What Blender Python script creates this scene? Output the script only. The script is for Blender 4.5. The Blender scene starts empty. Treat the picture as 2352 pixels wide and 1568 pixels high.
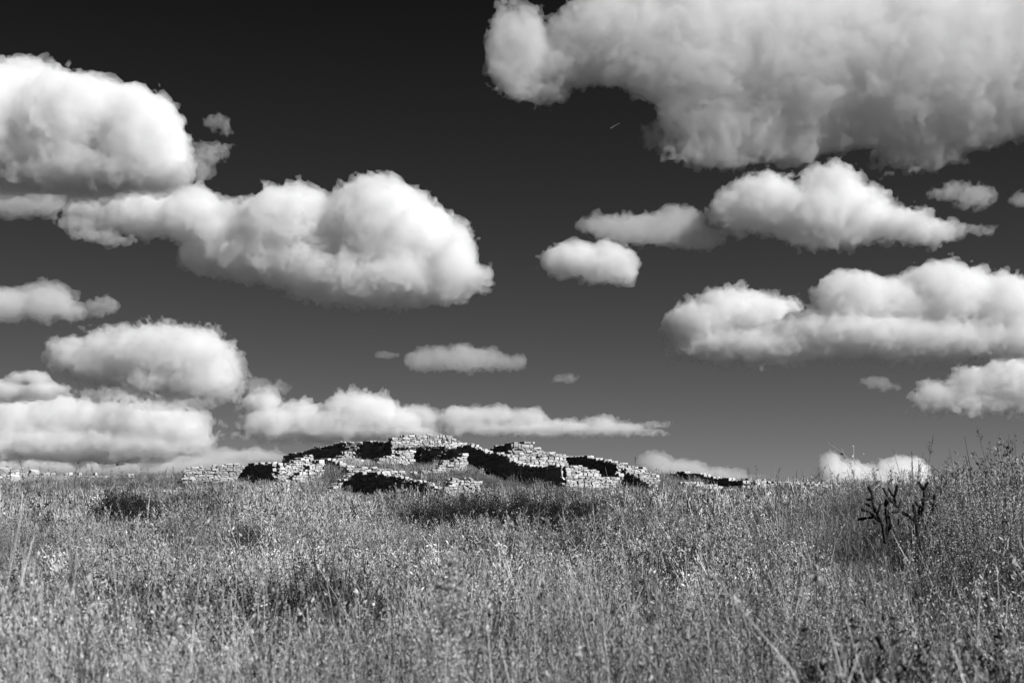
import bpy, math, random
import numpy as np
from mathutils import Vector, noise as mnoise

scene = bpy.context.scene
R = math.radians

# ------------------------------------------------------------------ camera
# photo coordinates used below are those of a 2352 x 1568 picture
PW, PH = 2352.0, 1568.0
LENS = 50.0
FPX = LENS / 36.0 * PW
PITCH = math.atan((1176 - PH / 2) / FPX)
EYE = Vector((0.0, 0.0, 1.6))
cam_d = bpy.data.cameras.new('camera')
cam = bpy.data.objects.new('camera', cam_d)
scene.collection.objects.link(cam)
cam.location = EYE
cam.rotation_euler = (R(90) + PITCH, 0, 0)
cam_d.lens = LENS
cam_d.sensor_width = 36
cam_d.clip_start = 0.1
cam_d.clip_end = 200000
cam_d.dof.use_dof = True
cam_d.dof.focus_distance = 42
cam_d.dof.aperture_fstop = 4.5
scene.camera = cam

# ------------------------------------------------------------------ sky, sun, exposure
SUN_EL, SUN_AZ = R(38), R(114)          # azimuth clockwise from the view direction (+Y)
world = bpy.data.worlds.new('World')
scene.world = world
world.use_nodes = True
wn, wl = world.node_tree.nodes, world.node_tree.links
wn.clear()
sky = wn.new('ShaderNodeTexSky')
sky.sky_type = 'NISHITA'
sky.sun_disc = False
sky.sun_elevation = SUN_EL
sky.sun_rotation = SUN_AZ
sky.altitude = 1800
sky.air_density = 1.0
sky.dust_density = 0.6
sky.ozone_density = 1.0
# black and white film behind a red filter: only the red of the sky is recorded
sep = wn.new('ShaderNodeSeparateColor')
wl.new(sky.outputs[0], sep.inputs[0])
mb = wn.new('ShaderNodeMath'); mb.operation = 'MULTIPLY_ADD'; mb.inputs[1].default_value = -0.335
wl.new(sep.outputs[2], mb.inputs[0]); wl.new(sep.outputs[0], mb.inputs[2])
mm = wn.new('ShaderNodeMath'); mm.operation = 'MAXIMUM'; mm.inputs[1].default_value = 0.03
wl.new(mb.outputs[0], mm.inputs[0])
mp = wn.new('ShaderNodeMath'); mp.operation = 'POWER'; mp.inputs[1].default_value = 0.78
mg = wn.new('ShaderNodeMath'); mg.operation = 'MULTIPLY'; mg.inputs[1].default_value = 0.98
wl.new(mm.outputs[0], mp.inputs[0]); wl.new(mp.outputs[0], mg.inputs[0]); mm = mg
com = wn.new('ShaderNodeCombineColor')
for i in range(3):
    wl.new(mm.outputs[0], com.inputs[i])
bg = wn.new('ShaderNodeBackground')
bg.inputs['Strength'].default_value = 0.05
wl.new(com.outputs[0], bg.inputs['Color'])
wo = wn.new('ShaderNodeOutputWorld')
wl.new(bg.outputs[0], wo.inputs['Surface'])
sun_d = bpy.data.lights.new('sun', 'SUN')
sun_d.energy = 4.0
sun_d.angle = R(0.53)
sun = bpy.data.objects.new('sun', sun_d)
scene.collection.objects.link(sun)
SUN_DIR = Vector((math.sin(SUN_AZ) * math.cos(SUN_EL), math.cos(SUN_AZ) * math.cos(SUN_EL), math.sin(SUN_EL)))
sun.rotation_euler = (-SUN_DIR).to_track_quat('-Z', 'Y').to_euler()
vs = scene.view_settings
vs.view_transform = 'Standard'
vs.look = 'None'
vs.exposure = 0.52
vs.gamma = 1
vs.use_curve_mapping = False
scene.cycles.max_bounces = 24
scene.cycles.volume_bounces = 24
scene.cycles.diffuse_bounces = 0
scene.cycles.transparent_max_bounces = 16
scene.cycles.use_denoising = True


def ray(px, py):
    """direction of the ray through a photo point, scaled so that its Y is 1"""
    u, v = (px - PW / 2) / FPX, (PH / 2 - py) / FPX
    c, s = math.cos(PITCH), math.sin(PITCH)
    y, z = c - v * s, s + v * c
    return u / y, z / y


def at(px, py, Y):
    a, b = ray(px, py)
    return Vector((a * Y, Y, EYE.z + b * Y))


def tag(o, label=None, cat=None, group=None, kind=None):
    if label: o['label'] = label
    if cat: o['category'] = cat
    if group: o['group'] = group
    if kind: o['kind'] = kind
    return o


def link(o, parent=None):
    scene.collection.objects.link(o)
    if parent is not None:
        o.parent = parent
    return o


def mesh_from(name, verts, faces, mats, parent=None, smooth=False, midx=None):
    me = bpy.data.meshes.new(name)
    verts = np.asarray(verts, np.float32)
    if isinstance(faces, np.ndarray):
        n, k = faces.shape
        me.vertices.add(len(verts)); me.vertices.foreach_set('co', verts.ravel())
        me.loops.add(n * k); me.loops.foreach_set('vertex_index', faces.astype(np.int32).ravel())
        me.polygons.add(n)
        me.polygons.foreach_set('loop_start', np.arange(0, n * k, k, dtype=np.int32))
        me.polygons.foreach_set('loop_total', np.full(n, k, np.int32))
        me.update(calc_edges=True)
    else:
        me.from_pydata([tuple(map(float, v)) for v in verts], [], faces)
    if not isinstance(mats, (list, tuple)): mats = [mats]
    for m in mats: me.materials.append(m)
    if midx is not None: me.polygons.foreach_set('material_index', np.asarray(midx, np.int32))
    if smooth: me.polygons.foreach_set('use_smooth', np.ones(len(me.polygons), bool))
    me.update()
    o = bpy.data.objects.new(name, me)
    return link(o, parent)

# ------------------------------------------------------------------ clouds
# every cloud is a closed body of water droplets hanging at its own distance: a union of puffs, roughened, then filled with a scattering volume
_rng = np.random.RandomState(7)
_T = _rng.rand(64, 64, 64).astype(np.float32)


def vnoise(x, y, z):
    xi, yi, zi = np.floor(x).astype(np.int32), np.floor(y).astype(np.int32), np.floor(z).astype(np.int32)
    fx, fy, fz = x - xi, y - yi, z - zi
    fx, fy, fz = fx * fx * (3 - 2 * fx), fy * fy * (3 - 2 * fy), fz * fz * (3 - 2 * fz)
    x0, y0, z0 = xi & 63, yi & 63, zi & 63
    x1, y1, z1 = (xi + 1) & 63, (yi + 1) & 63, (zi + 1) & 63
    def g(a, b, c): return _T[a, b, c]
    c00 = g(x0, y0, z0) * (1 - fx) + g(x1, y0, z0) * fx
    c10 = g(x0, y1, z0) * (1 - fx) + g(x1, y1, z0) * fx
    c01 = g(x0, y0, z1) * (1 - fx) + g(x1, y0, z1) * fx
    c11 = g(x0, y1, z1) * (1 - fx) + g(x1, y1, z1) * fx
    return (c00 * (1 - fy) + c10 * fy) * (1 - fz) + (c01 * (1 - fy) + c11 * fy) * fz


def surface_nets(f):
    """quads round the negative region of a grid of samples"""
    nx, ny, nz = f.shape
    s = f < 0
    acc = np.zeros((nx - 1, ny - 1, nz - 1, 3), np.float32)
    cnt = np.zeros((nx - 1, ny - 1, nz - 1), np.float32)
    for ax in range(3):
        a = [slice(None)] * 3; b = [slice(None)] * 3
        a[ax] = slice(0, -1); b[ax] = slice(1, None)
        fa, fb = f[tuple(a)], f[tuple(b)]
        cr = (fa < 0) != (fb < 0)
        t = np.where(cr, fa / np.where(cr, fa - fb, 1), 0).astype(np.float32)
        o1, o2 = [i for i in range(3) if i != ax]
        for d1 in (0, 1):
            for d2 in (0, 1):
                sl = [slice(None)] * 3
                sl[o1] = slice(d1, d1 + f.shape[o1] - 1)
                sl[o2] = slice(d2, d2 + f.shape[o2] - 1)
                c = cr[tuple(sl)]
                cnt += c
                acc[..., ax] += np.where(c, t[tuple(sl)], 0)
                acc[..., o1] += c * d1
                acc[..., o2] += c * d2
    act = cnt > 0
    idx = np.full(act.shape, -1, np.int64)
    idx[act] = np.arange(act.sum())
    ijk = np.argwhere(act).astype(np.float32)
    v = ijk + acc[act] / cnt[act][:, None]
    quads = []
    for ax in range(3):
        o1, o2 = (ax + 1) % 3, (ax + 2) % 3
        sl = [slice(1, -1)] * 3
        sl[ax] = slice(0, -1)
        sl2 = list(sl); sl2[ax] = slice(1, None)
        A, B = s[tuple(sl)], s[tuple(sl2)]
        e = np.argwhere(A != B)
        if not len(e): continue
        flip = A[tuple(e.T)]
        off = np.ones(3, int); off[ax] = 0
        e = e + off
        def cell(d1, d2):
            q = e.copy(); q[:, o1] -= d1; q[:, o2] -= d2
            return idx[tuple(q.T)]
        q = np.stack([cell(1, 1), cell(0, 1), cell(0, 0), cell(1, 0)], 1)
        q[~flip] = q[~flip][:, ::-1]
        quads.append(q)
    return v, np.concatenate(quads)


def cloud_mat(dens, name):
    m = bpy.data.materials.new(name)
    m.use_nodes = True
    n, l = m.node_tree.nodes, m.node_tree.links
    n.clear()
    out = n.new('ShaderNodeOutputMaterial')
    v = n.new('ShaderNodeVolumeScatter')
    v.inputs['Color'].default_value = (1, 1, 1, 1)
    v.inputs['Density'].default_value = dens
    v.inputs['Anisotropy'].default_value = 0.0
    l.new(v.outputs[0], out.inputs['Volume'])
    t = n.new('ShaderNodeBsdfTransparent')
    d = n.new('ShaderNodeBsdfDiffuse')
    d.inputs['Color'].default_value = (0.9, 0.9, 0.9, 1)
    mx = n.new('ShaderNodeMixShader')
    mx.inputs[0].default_value = 0.012
    l.new(t.outputs[0], mx.inputs[1]); l.new(d.outputs[0], mx.inputs[2])
    l.new(mx.outputs[0], out.inputs['Surface'])
    return m


def cloud(label, Y, puffs, free=20.0, amp=0.17, step=3.0, seed=0, wisp=0.0, group='fair weather clouds in the sky', depth=1.0, fr=1.0):
    """puffs: (x, y, half width, half height) in photo units at distance Y; free: mean free path in the same units"""
    k = Y / FPX                                    # metres in one photo unit
    P = np.array(puffs, np.float32)
    P[:, 2] *= 1.05; P[:, 3] *= 1.09
    cx, cy, rx, ry = P.T
    rs = np.random.RandomState(seed + 11)
    ry_d = np.sqrt(rx * ry) * 0.9 * depth
    dy = (rs.rand(len(P)) - 0.5) * 0.5 * ry_d.mean()
    pad = 46 + 0.6 * ry.max() * amp
    x0, x1 = (cx - rx).min() - pad, (cx + rx).max() + pad
    z0, z1 = (cy - ry).min() - pad, (cy + ry).max() + pad
    d0, d1 = (dy - ry_d).min() - pad, (dy + ry_d).max() + pad
    x0, x1 = max(x0, -420), min(x1, PW + 420)
    z0 = max(z0, -260)
    sy = step * 1.6
    X = np.arange(x0, x1, step, dtype=np.float32)
    D = np.arange(d0, d1, sy, dtype=np.float32)
    Z = np.arange(z0, z1, step, dtype=np.float32)
    gx, gd, gz = X[:, None, None], D[None, :, None], Z[None, None, :]
    f = None
    kk = 10.0
    for i in range(len(P)):
        q = np.sqrt(((gx - cx[i]) / rx[i]) ** 2 + ((gd - dy[i]) / ry_d[i]) ** 2 + ((gz - cy[i]) / ry[i]) ** 2)
        g = np.sqrt(((gx - cx[i]) / rx[i] ** 2) ** 2 + ((gd - dy[i]) / ry_d[i] ** 2) ** 2 + ((gz - cy[i]) / ry[i] ** 2) ** 2) + 1e-5
        e = np.maximum(q * (q - 1) / g, -min(rx[i], ry[i]))
        if f is None: f = e
        else:
            h = np.clip(0.5 + 0.5 * (f - e) / kk, 0, 1)
            f = f + (e - f) * h - kk * h * (1 - h)
    A = min(19.0, ry.max() * amp + 9.0)
    free = free * 1.3
    band = np.abs(f) < A * 1.6 + 14
    I = np.argwhere(band)
    px, pd, pz = X[I[:, 0]] + seed * 91.7, D[I[:, 1]] + seed * 37.3, Z[I[:, 2]] + seed * 13.1
    lam = max(38.0 if wisp < .5 else 15.0, ry.max() * 0.62)
    if wisp >= .5: A = min(A, 0.75 * float(ry.max()) + 2)
    # swirl the sample points a little so that edges curl
    wx = vnoise(px / lam, pd / lam, pz / lam) - 0.5
    wz = vnoise(px / lam + 17.3, pd / lam + 5.1, pz / lam + 9.7) - 0.5
    px = px + wx * lam * 0.4; pz = pz + wz * lam * 0.4
    dsp = np.zeros(len(I), np.float32)
    a, w = 1.0, lam
    tot = 0
    while w > step * 1.6:
        n1 = vnoise(px / w, pd / w, pz / w)
        bil = 1 - np.abs(2 * n1 - 1) * 1.0
        ws = wisp if w > 14 else max(wisp, 0.75)
        dsp += a * ((bil - 0.55) * (1 - ws) + (n1 - 0.5) * 1.6 * ws)
        tot += a
        a *= 0.76; w *= 0.5
    base = f.copy()
    f[band] -= dsp / tot * 2.0 * A
    deep = np.maximum(0.5 * base + 0.5 * f, base - 4) + min(13.0, 0.22 * float(ry.max()))
    f[0] = f[-1] = np.maximum(f[0], 1); f[-1] = np.maximum(f[-1], 1)
    f[:, 0] = np.maximum(f[:, 0], 1); f[:, -1] = np.maximum(f[:, -1], 1)
    f[:, :, 0] = np.maximum(f[:, :, 0], 1); f[:, :, -1] = np.maximum(f[:, :, -1], 1)
    fringe = np.full(f.shape, 99.0, np.float32)
    fr = fr * 0.85 * min(1.0, float(ry.max()) / 60.0) if fr > 0 else 0
    nn = np.zeros(len(I), np.float32); a, w = 1.0, 34.0
    while w > step * 1.6:
        nn += a * (vnoise(px / w + 7.7, pd / w + 3.3, pz / w + 1.9) - 0.5); a *= 0.8; w *= 0.5
    fringe[band] = f[band] - 1.5 - 3.0 * fr - nn * 34.0 * fr
    fringe[f < -12] = -5
    fringe[0] = fringe[-1] = 1; fringe[:, 0] = fringe[:, -1] = 1; fringe[:, :, 0] = fringe[:, :, -1] = 1

    def body(f, name, dens, parent=None):
        f[0] = f[-1] = 1; f[:, 0] = f[:, -1] = 1; f[:, :, 0] = f[:, :, -1] = 1
        v, q = surface_nets(f)
        gx = x0 + v[:, 0] * step; gd = d0 + v[:, 1] * sy; gz = z0 + v[:, 2] * step
        u, w2 = (gx - PW / 2) / FPX, (PH / 2 - gz) / FPX
        c, s = math.cos(PITCH), math.sin(PITCH)
        yy, zz = c - w2 * s, s + w2 * c
        # depth runs straight back, it does not fan out with the view
        V = np.stack([u / yy * Y, Y + gd * k, EYE.z + zz / yy * Y], 1)
        o = mesh_from(name, V - ctr, q[:, ::-1], cloud_mat(dens, 'cloud_droplets'), parent, smooth=True)
        return o
    ctr = np.array(at(float((x0 + x1) / 2), float((z0 + z1) / 2), Y))
    o = body(f, 'cloud', 1.0 / (free * 2.3 * k))
    if free < 75 and (deep < 0).sum() > 200:
        body(deep, 'dense_heart', 1.0 / (free * 1.3 * k), o)
    if fr > 0:
        body(fringe, 'wispy_fringe', 1.0 / (max(55.0, free * 1.8) * k), o)
    o.location = ctr
    tag(o, label, 'cloud', group)
    return o


BASE = 900.0                                       # height of the cloud bases above the field, metres


def bd(row):                                       # distance at which a base at that height shows on that picture row
    return (BASE - EYE.z) / ray(PW / 2, row)[1]


cloud('large domed white cloud at the upper left edge with a flat grey base', bd(430), [(-60,290,150,135),(50,262,120,106),(150,285,140,100),(265,298,115,96),(325,330,98,100),(350,375,78,55),(120,360,240,74),(215,400,215,38)], seed=1, amp=.09)
cloud('thin torn wisp trailing off the right side of the large upper left cloud', bd(410), [(455,390,24,22),(470,360,30,20),(500,345,20,13)], free=62, amp=.7, seed=2, wisp=.9)
cloud('tiny faint wisp alone in dark sky above the torn wisp', bd(400), [(493,278,22,12),(515,290,16,13)], free=88, amp=.8, seed=3, wisp=.9)
cloud('faint tail at the left end of the long two domed cloud', bd(560), [(175,512,40,12),(215,540,50,12),(270,552,40,10)], seed=41, free=60, amp=.6, wisp=.8)
cloud('faint rag under the right end of the long two domed cloud', bd(660), [(1040,685,34,12),(1100,655,24,16)], seed=42, free=60, amp=.6, wisp=.8)
cloud('ragged grey cloud hanging under the large upper left cloud', bd(490), [(5,446,90,42),(98,450,58,42),(142,428,36,26)], seed=4, free=62, wisp=.3)
cloud('long white cloud with two domes stretching from left to centre', bd(650), [(240,495,72,38),(325,484,98,50),(420,490,90,48),(500,520,80,44),(660,515,105,76),(870,525,120,96),(960,560,90,85),(1030,600,52,78),(1085,632,38,16),(560,580,140,50),(690,605,160,48),(830,635,180,52),(920,655,105,40)], seed=5)
cloud('small low white cloud touching the left edge halfway up', bd(735), [(10,700,90,32),(105,692,66,34),(135,714,60,18)], seed=6, free=57)
cloud('small thin tuft just right of the small cloud at the left edge', bd(725), [(225,706,28,16),(250,700,20,18)], seed=7, free=67, amp=.5, wisp=.6)
cloud('bright hump shaped cloud above the low bank on the left', bd(908), [(180,818,58,30),(260,812,95,44),(360,808,112,50),(435,828,100,62),(490,862,56,44),(400,872,125,34),(290,846,125,32)], seed=8, step=2.6)
cloud('faint grey streak beneath the bright hump shaped cloud', bd(950), [(300,905,120,14),(400,925,90,14)], seed=9, free=88, amp=.5, wisp=.8)
cloud('faint grey wisp just right of the bright hump shaped cloud', bd(905), [(590,885,32,14),(635,890,26,11)], seed=10, free=88, amp=.6, wisp=.8)
cloud('small bright cap with a grey skirt at the left edge under the hump shaped cloud', bd(925), [(70,868,42,13),(10,898,70,20),(90,895,60,16)], seed=11, free=20, step=2.4)
cloud('bright narrow crest rising behind the low bank on the left', bd(1085), [(40,945,110,24),(110,932,80,22)], seed=12, free=16, step=2.4)
cloud('wide bright cloud bank low on the left', bd(1055), [(20,978,120,48),(150,962,100,40),(240,975,70,34),(310,962,80,44),(385,978,80,38),(442,985,34,36),(250,1020,215,36),(60,1015,150,36)], seed=13, step=2.6)
cloud('dull grey cloud strip along the ridge on the left', bd(1100), [(200,1068,330,16),(560,1048,95,14),(420,1066,160,16)], seed=14, free=57, amp=.4, step=2.4)
cloud('low white cloud with a small tower over the ruin', bd(1004), [(602,924,38,24),(625,968,66,30),(690,955,46,30),(825,946,84,38),(785,972,120,30),(895,967,64,28),(780,990,200,13)], seed=15, step=2.4, free=16)
cloud('long thin grey cloud low over the right side of the ruin', bd(1012), [(960,962,44,26),(1060,960,58,22),(1130,958,56,20),(1215,962,36,20),(1300,978,60,10),(1385,974,38,15),(1455,986,40,7),(1250,984,220,9)], seed=16, step=2.4, free=28)
cloud('small flat white cloud alone above the summit wall', bd(852), [(995,826,58,20),(1065,823,85,22),(1150,832,50,13)], seed=17, step=2.4, free=62)
cloud('tiny faint streak left of the small flat cloud', bd(830), [(888,815,24,5)], seed=18, step=2.0, free=78, amp=.5, wisp=.7)
cloud('tiny puff in open sky between ruin and middle clouds', bd(880), [(1312,866,14,10),(1290,870,16,5)], seed=19, step=2.0, free=78, amp=.5, wisp=.6)
cloud('huge grey bellied cloud filling the upper right corner', bd(300), [(1190,118,66,100),(1245,200,60,28),(1385,85,125,92),(1290,130,110,60),(1500,100,150,108),(1650,110,240,140),(1900,125,300,175),(2150,130,300,170),(2370,110,240,180),(1690,265,165,82),(1645,343,105,36),(1780,305,150,60),(1900,280,140,64),(2080,290,170,56),(2240,280,120,54),(2095,354,98,28)], seed=20, step=4.0, depth=.42, amp=.05, free=38)
cloud('torn fringe hanging at the lower left of the huge cloud', bd(330), [(1500,318,28,18),(1530,335,24,16),(1490,300,18,9)], seed=21, free=67, amp=.7, wisp=.9)
cloud('broad cloud with a round dome on the right below the huge cloud', bd(560), [(1690,488,56,36),(1760,465,82,54),(1910,440,62,52),(1865,490,105,56),(1960,490,82,58),(1890,538,82,26),(2050,515,74,28),(2130,530,60,22)], seed=22)
cloud('low ragged cloud just left of the round domed cloud', bd(565), [(1390,522,50,18),(1480,526,115,26),(1560,518,56,36),(1600,545,62,22)], seed=23, free=62, wisp=.3)
cloud('thin tail drifting off the right end of the round domed cloud', bd(545), [(2180,535,40,12),(2225,528,48,8)], seed=24, free=67, amp=.6, wisp=.8)
cloud('small four cornered white cloud right of centre', bd(640), [(1320,597,66,34),(1385,602,64,38),(1285,600,42,14),(1425,622,32,22)], seed=25, free=20)
cloud('bright domed cloud on the right leaning against a longer cloud', bd(832), [(1690,728,100,54),(1620,748,76,48),(1765,735,78,44),(1670,790,125,36)], seed=26, free=16, step=2.6)
cloud('long heaped cloud running out of the right edge', bd(815), [(1960,688,88,56),(2180,680,108,70),(2080,702,100,58),(2310,708,90,68),(1960,765,190,50),(2150,780,210,40),(1810,795,130,28),(2340,780,90,36)], seed=27, step=2.8)
cloud('low white cloud at the right edge above the tall weeds', bd(944), [(2170,912,52,26),(2250,892,60,42),(2335,880,80,52),(2250,928,120,13)], seed=28, free=18, step=2.4)
cloud('small faint cloud under the huge cloud near the right edge', bd(478), [(2185,440,44,12),(2235,452,44,22)], seed=29, free=67, amp=.5, wisp=.6)
cloud('scrap of faint cloud cut by the right edge', bd(480), [(2348,456,24,13)], seed=30, free=67, amp=.5, wisp=.6)
cloud('faint speck of cloud low on the right under the long heaped cloud', bd(895), [(2010,878,28,10),(2045,886,20,6)], seed=31, step=2.0, free=78, amp=.5, wisp=.6)
cloud('bright cloud peeping over the weeds behind the cacti', bd(1125), [(1908,1080,24,30),(1960,1090,38,22),(2072,1082,52,28),(2000,1105,120,22),(2060,1120,150,22)], seed=32, step=2.2, free=14)
cloud('pale low cloud behind the right end of the ruin', bd(1120), [(1505,1062,36,20),(1560,1078,60,18),(1660,1088,46,13),(1600,1100,120,12)], seed=33, step=2.2, free=57)

# ------------------------------------------------------------------ materials (black and white picture: greys only)
def grey_mat(name, lo, hi, scale=8.0, rough=0.9, per_object=0.0, bump=0.0, bump_scale=40.0, translucent=0.0, patch=0.0, patch_scale=0.12):
    m = bpy.data.materials.new(name)
    m.use_nodes = True
    n, l = m.node_tree.nodes, m.node_tree.links
    b = n['Principled BSDF']
    out = n['Material Output']
    b.inputs['Roughness'].default_value = rough
    b.inputs['Specular IOR Level'].default_value = 0.15
    tc = n.new('ShaderNodeTexCoord')
    nz = n.new('ShaderNodeTexNoise')
    nz.inputs['Scale'].default_value = scale
    nz.inputs['Detail'].default_value = 5
    l.new(tc.outputs['Object'], nz.inputs['Vector'])
    mr = n.new('ShaderNodeMapRange')
    mr.inputs['From Min'].default_value = 0.3
    mr.inputs['From Max'].default_value = 0.7
    mr.inputs['To Min'].default_value = lo
    mr.inputs['To Max'].default_value = hi
    l.new(nz.outputs[0], mr.inputs['Value'])
    val = mr.outputs[0]
    oi = n.new('ShaderNodeObjectInfo')
    if per_object:
        k = n.new('ShaderNodeMapRange')
        k.inputs['To Min'].default_value = 1 - per_object
        k.inputs['To Max'].default_value = 1 + per_object
        l.new(oi.outputs['Random'], k.inputs['Value'])
        mu = n.new('ShaderNodeMath'); mu.operation = 'MULTIPLY'
        l.new(val, mu.inputs[0]); l.new(k.outputs[0], mu.inputs[1])
        val = mu.outputs[0]
    if patch:
        pn = n.new('ShaderNodeTexNoise')
        pn.inputs['Scale'].default_value = patch_scale
        pn.inputs['Detail'].default_value = 4
        ge = n.new('ShaderNodeNewGeometry')
        l.new(ge.outputs['Position'], pn.inputs['Vector'])
        k = n.new('ShaderNodeMapRange')
        k.inputs['From Min'].default_value = 0.35
        k.inputs['From Max'].default_value = 0.65
        k.inputs['To Min'].default_value = 1 - patch
        k.inputs['To Max'].default_value = 1 + patch
        l.new(pn.outputs[0], k.inputs['Value'])
        mu = n.new('ShaderNodeMath'); mu.operation = 'MULTIPLY'
        l.new(val, mu.inputs[0]); l.new(k.outputs[0], mu.inputs[1])
        val = mu.outputs[0]
    cc = n.new('ShaderNodeCombineColor')
    for i in range(3): l.new(val, cc.inputs[i])
    l.new(cc.outputs[0], b.inputs['Base Color'])
    if bump:
        bn = n.new('ShaderNodeTexNoise'); bn.inputs['Scale'].default_value = bump_scale; bn.inputs['Detail'].default_value = 6
        l.new(tc.outputs['Object'], bn.inputs['Vector'])
        bp = n.new('ShaderNodeBump'); bp.inputs['Strength'].default_value = bump; bp.inputs['Distance'].default_value = 0.02
        l.new(bn.outputs[0], bp.inputs['Height']); l.new(bp.outputs[0], b.inputs['Normal'])
    if translucent:
        t = n.new('ShaderNodeBsdfTranslucent')
        l.new(cc.outputs[0], t.inputs['Color'])
        mx = n.new('ShaderNodeMixShader'); mx.inputs[0].default_value = translucent
        l.new(b.outputs[0], mx.inputs[1]); l.new(t.outputs[0], mx.inputs[2])
        l.new(mx.outputs[0], out.inputs['Surface'])
    return m


M_SOIL = grey_mat('dry_soil', 0.05, 0.11, 3.0, bump=0.6)
M_STONE = grey_mat('pale_sandstone', 0.42, 0.8, 5.0, per_object=0.36, bump=0.7, bump_scale=18)
M_CORE = grey_mat('earth_mortar', 0.2, 0.34, 9.0, bump=0.8)
M_BLADE = grey_mat('dry_grass_blades', 0.36, 0.66, 2.0, per_object=0.4, translucent=0.1, patch=0.5, patch_scale=0.35)
M_WEED = grey_mat('dry_weed_leaves', 0.18, 0.38, 3.0, per_object=0.35, translucent=0.08, patch=0.55, patch_scale=0.5)
M_DARK = grey_mat('dark_evergreen_leaves', 0.02, 0.06, 4.0, per_object=0.2, translucent=0.1)
M_STEM = grey_mat('woody_stem', 0.06, 0.12, 9.0)
M_PALE = grey_mat('bleached_stalk', 0.5, 0.7, 5.0)
M_CACTUS = grey_mat('cactus_skin', 0.02, 0.05, 20.0)
M_SPINE = grey_mat('cactus_spines', 0.2, 0.34, 20.0)


# ------------------------------------------------------------------ terrain
def height(x, y):
    x = np.asarray(x, float); y = np.asarray(y, float)
    yy = np.clip(y, -20, 72)
    g = 0.018 * yy + 0.00026 * yy * np.abs(yy)
    g = g + 1.3 * np.exp(-((x + 3.2) / 8.0) ** 2 / 2 - ((y - 70) / 4.5) ** 2 / 2)
    st = np.clip((y - 62.6) / 1.6, 0, 1); en = np.clip((69.5 - y) / 3.5, 0, 1)
    sd = np.clip((x + 9.3) / 1.2, 0, 1) * np.clip((-0.9 - x) / 1.2, 0, 1)
    g = g + 0.55 * st * st * (3 - 2 * st) * en * en * (3 - 2 * en) * sd        # earth filled rooms behind the front wall
    g = g + 0.6 * np.exp(-((x + 22) / 7.0) ** 2 / 2 - ((y - 68) / 6.0) ** 2 / 2)
    g = g + 0.25 * np.exp(-((x - 13) / 7.0) ** 2 / 2 - ((y - 66) / 5.0) ** 2 / 2)
    g = g + 0.85 * np.exp(-((x - 11.5) / 4.6) ** 2 / 2 - ((y - 27) / 6.5) ** 2 / 2)
    g = g + 0.36 * np.exp(-((y - 4.8) / 2.8) ** 2)
    g = g + (0.07 * np.sin(x * 0.55 + 1.3) * np.sin(y * 0.41 + 0.4) + 0.04 * np.sin(x * 1.3 + y * 0.9)) * np.clip(y / 20, 0, 1) * np.clip((120 - y) / 40, 0, 1)
    far = np.clip((y - 74) / 60, 0, 1)
    far = np.maximum(far, np.clip((np.abs(x) - 60) / 80, 0, 1))
    far = np.maximum(far, np.clip((-y - 10) / 60, 0, 1))
    far = far * far * (3 - 2 * far)
    return g * (1 - far) - 1.5 * far


def axis_lines(lo, hi, step, far):
    mid = np.arange(lo, hi + step / 2, step)
    a, d = [], step
    v = hi
    while v < far:
        d *= 1.35; v += d; a.append(v)
    b, d = [], step
    v = lo
    while v > -far:
        d *= 1.35; v -= d; b.append(v)
    return np.array(b[::-1] + list(mid) + a)


gxs, gys = axis_lines(-42, 42, 0.6, 60000), axis_lines(-6, 92, 0.6, 60000)
GX, GY = np.meshgrid(gxs, gys, indexing='ij')
GZ = height(GX, GY)
nx, ny = GX.shape
ii = np.arange(nx * ny).reshape(nx, ny)
gq = np.stack([ii[:-1, :-1], ii[1:, :-1], ii[1:, 1:], ii[:-1, 1:]], -1).reshape(-1, 4)
ground = mesh_from('ground', np.stack([GX, GY, GZ], -1).reshape(-1, 3), gq, M_SOIL, smooth=True)
tag(ground, 'dry grassy hillside rising to the ruin', kind='structure')

# ------------------------------------------------------------------ stones and walls
import bmesh
rnd = random.Random(4)


def stone_mesh(i):
    r = random.Random(100 + i)
    bm = bmesh.new()
    for sx in (-1, 1):
        for sy in (-1, 1):
            for sz in (-1, 1):
                j = [r.uniform(0.80, 1.0) for _ in range(3)]
                c = [sx * .5 * j[0], sy * .5 * j[1], sz * .5 * j[2]]
                bev = r.uniform(0.10, 0.26)
                for ax in range(3):
                    p = list(c)
                    for o in range(3):
                        if o != ax: p[o] *= 1 - bev * r.uniform(.5, 1.2)
                    p[ax] *= 1.0
                    bm.verts.new(p)
    res = bmesh.ops.convex_hull(bm, input=bm.verts)
    junk = [g for g in res['geom_interior'] if isinstance(g, bmesh.types.BMVert)]
    if junk: bmesh.ops.delete(bm, geom=junk, context='VERTS')
    me = bpy.data.meshes.new('stone')
    bm.to_mesh(me); bm.free()
    me.materials.append(M_STONE)
    return me


STONES = [stone_mesh(i) for i in range(14)]
STONE_NP = []
for me in STONES:
    v = np.empty(len(me.vertices) * 3, np.float32); me.vertices.foreach_get('co', v)
    STONE_NP.append((v.reshape(-1, 3), [tuple(p.vertices) for p in me.polygons]))
SC = 2352.0 / 2500.0


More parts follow.
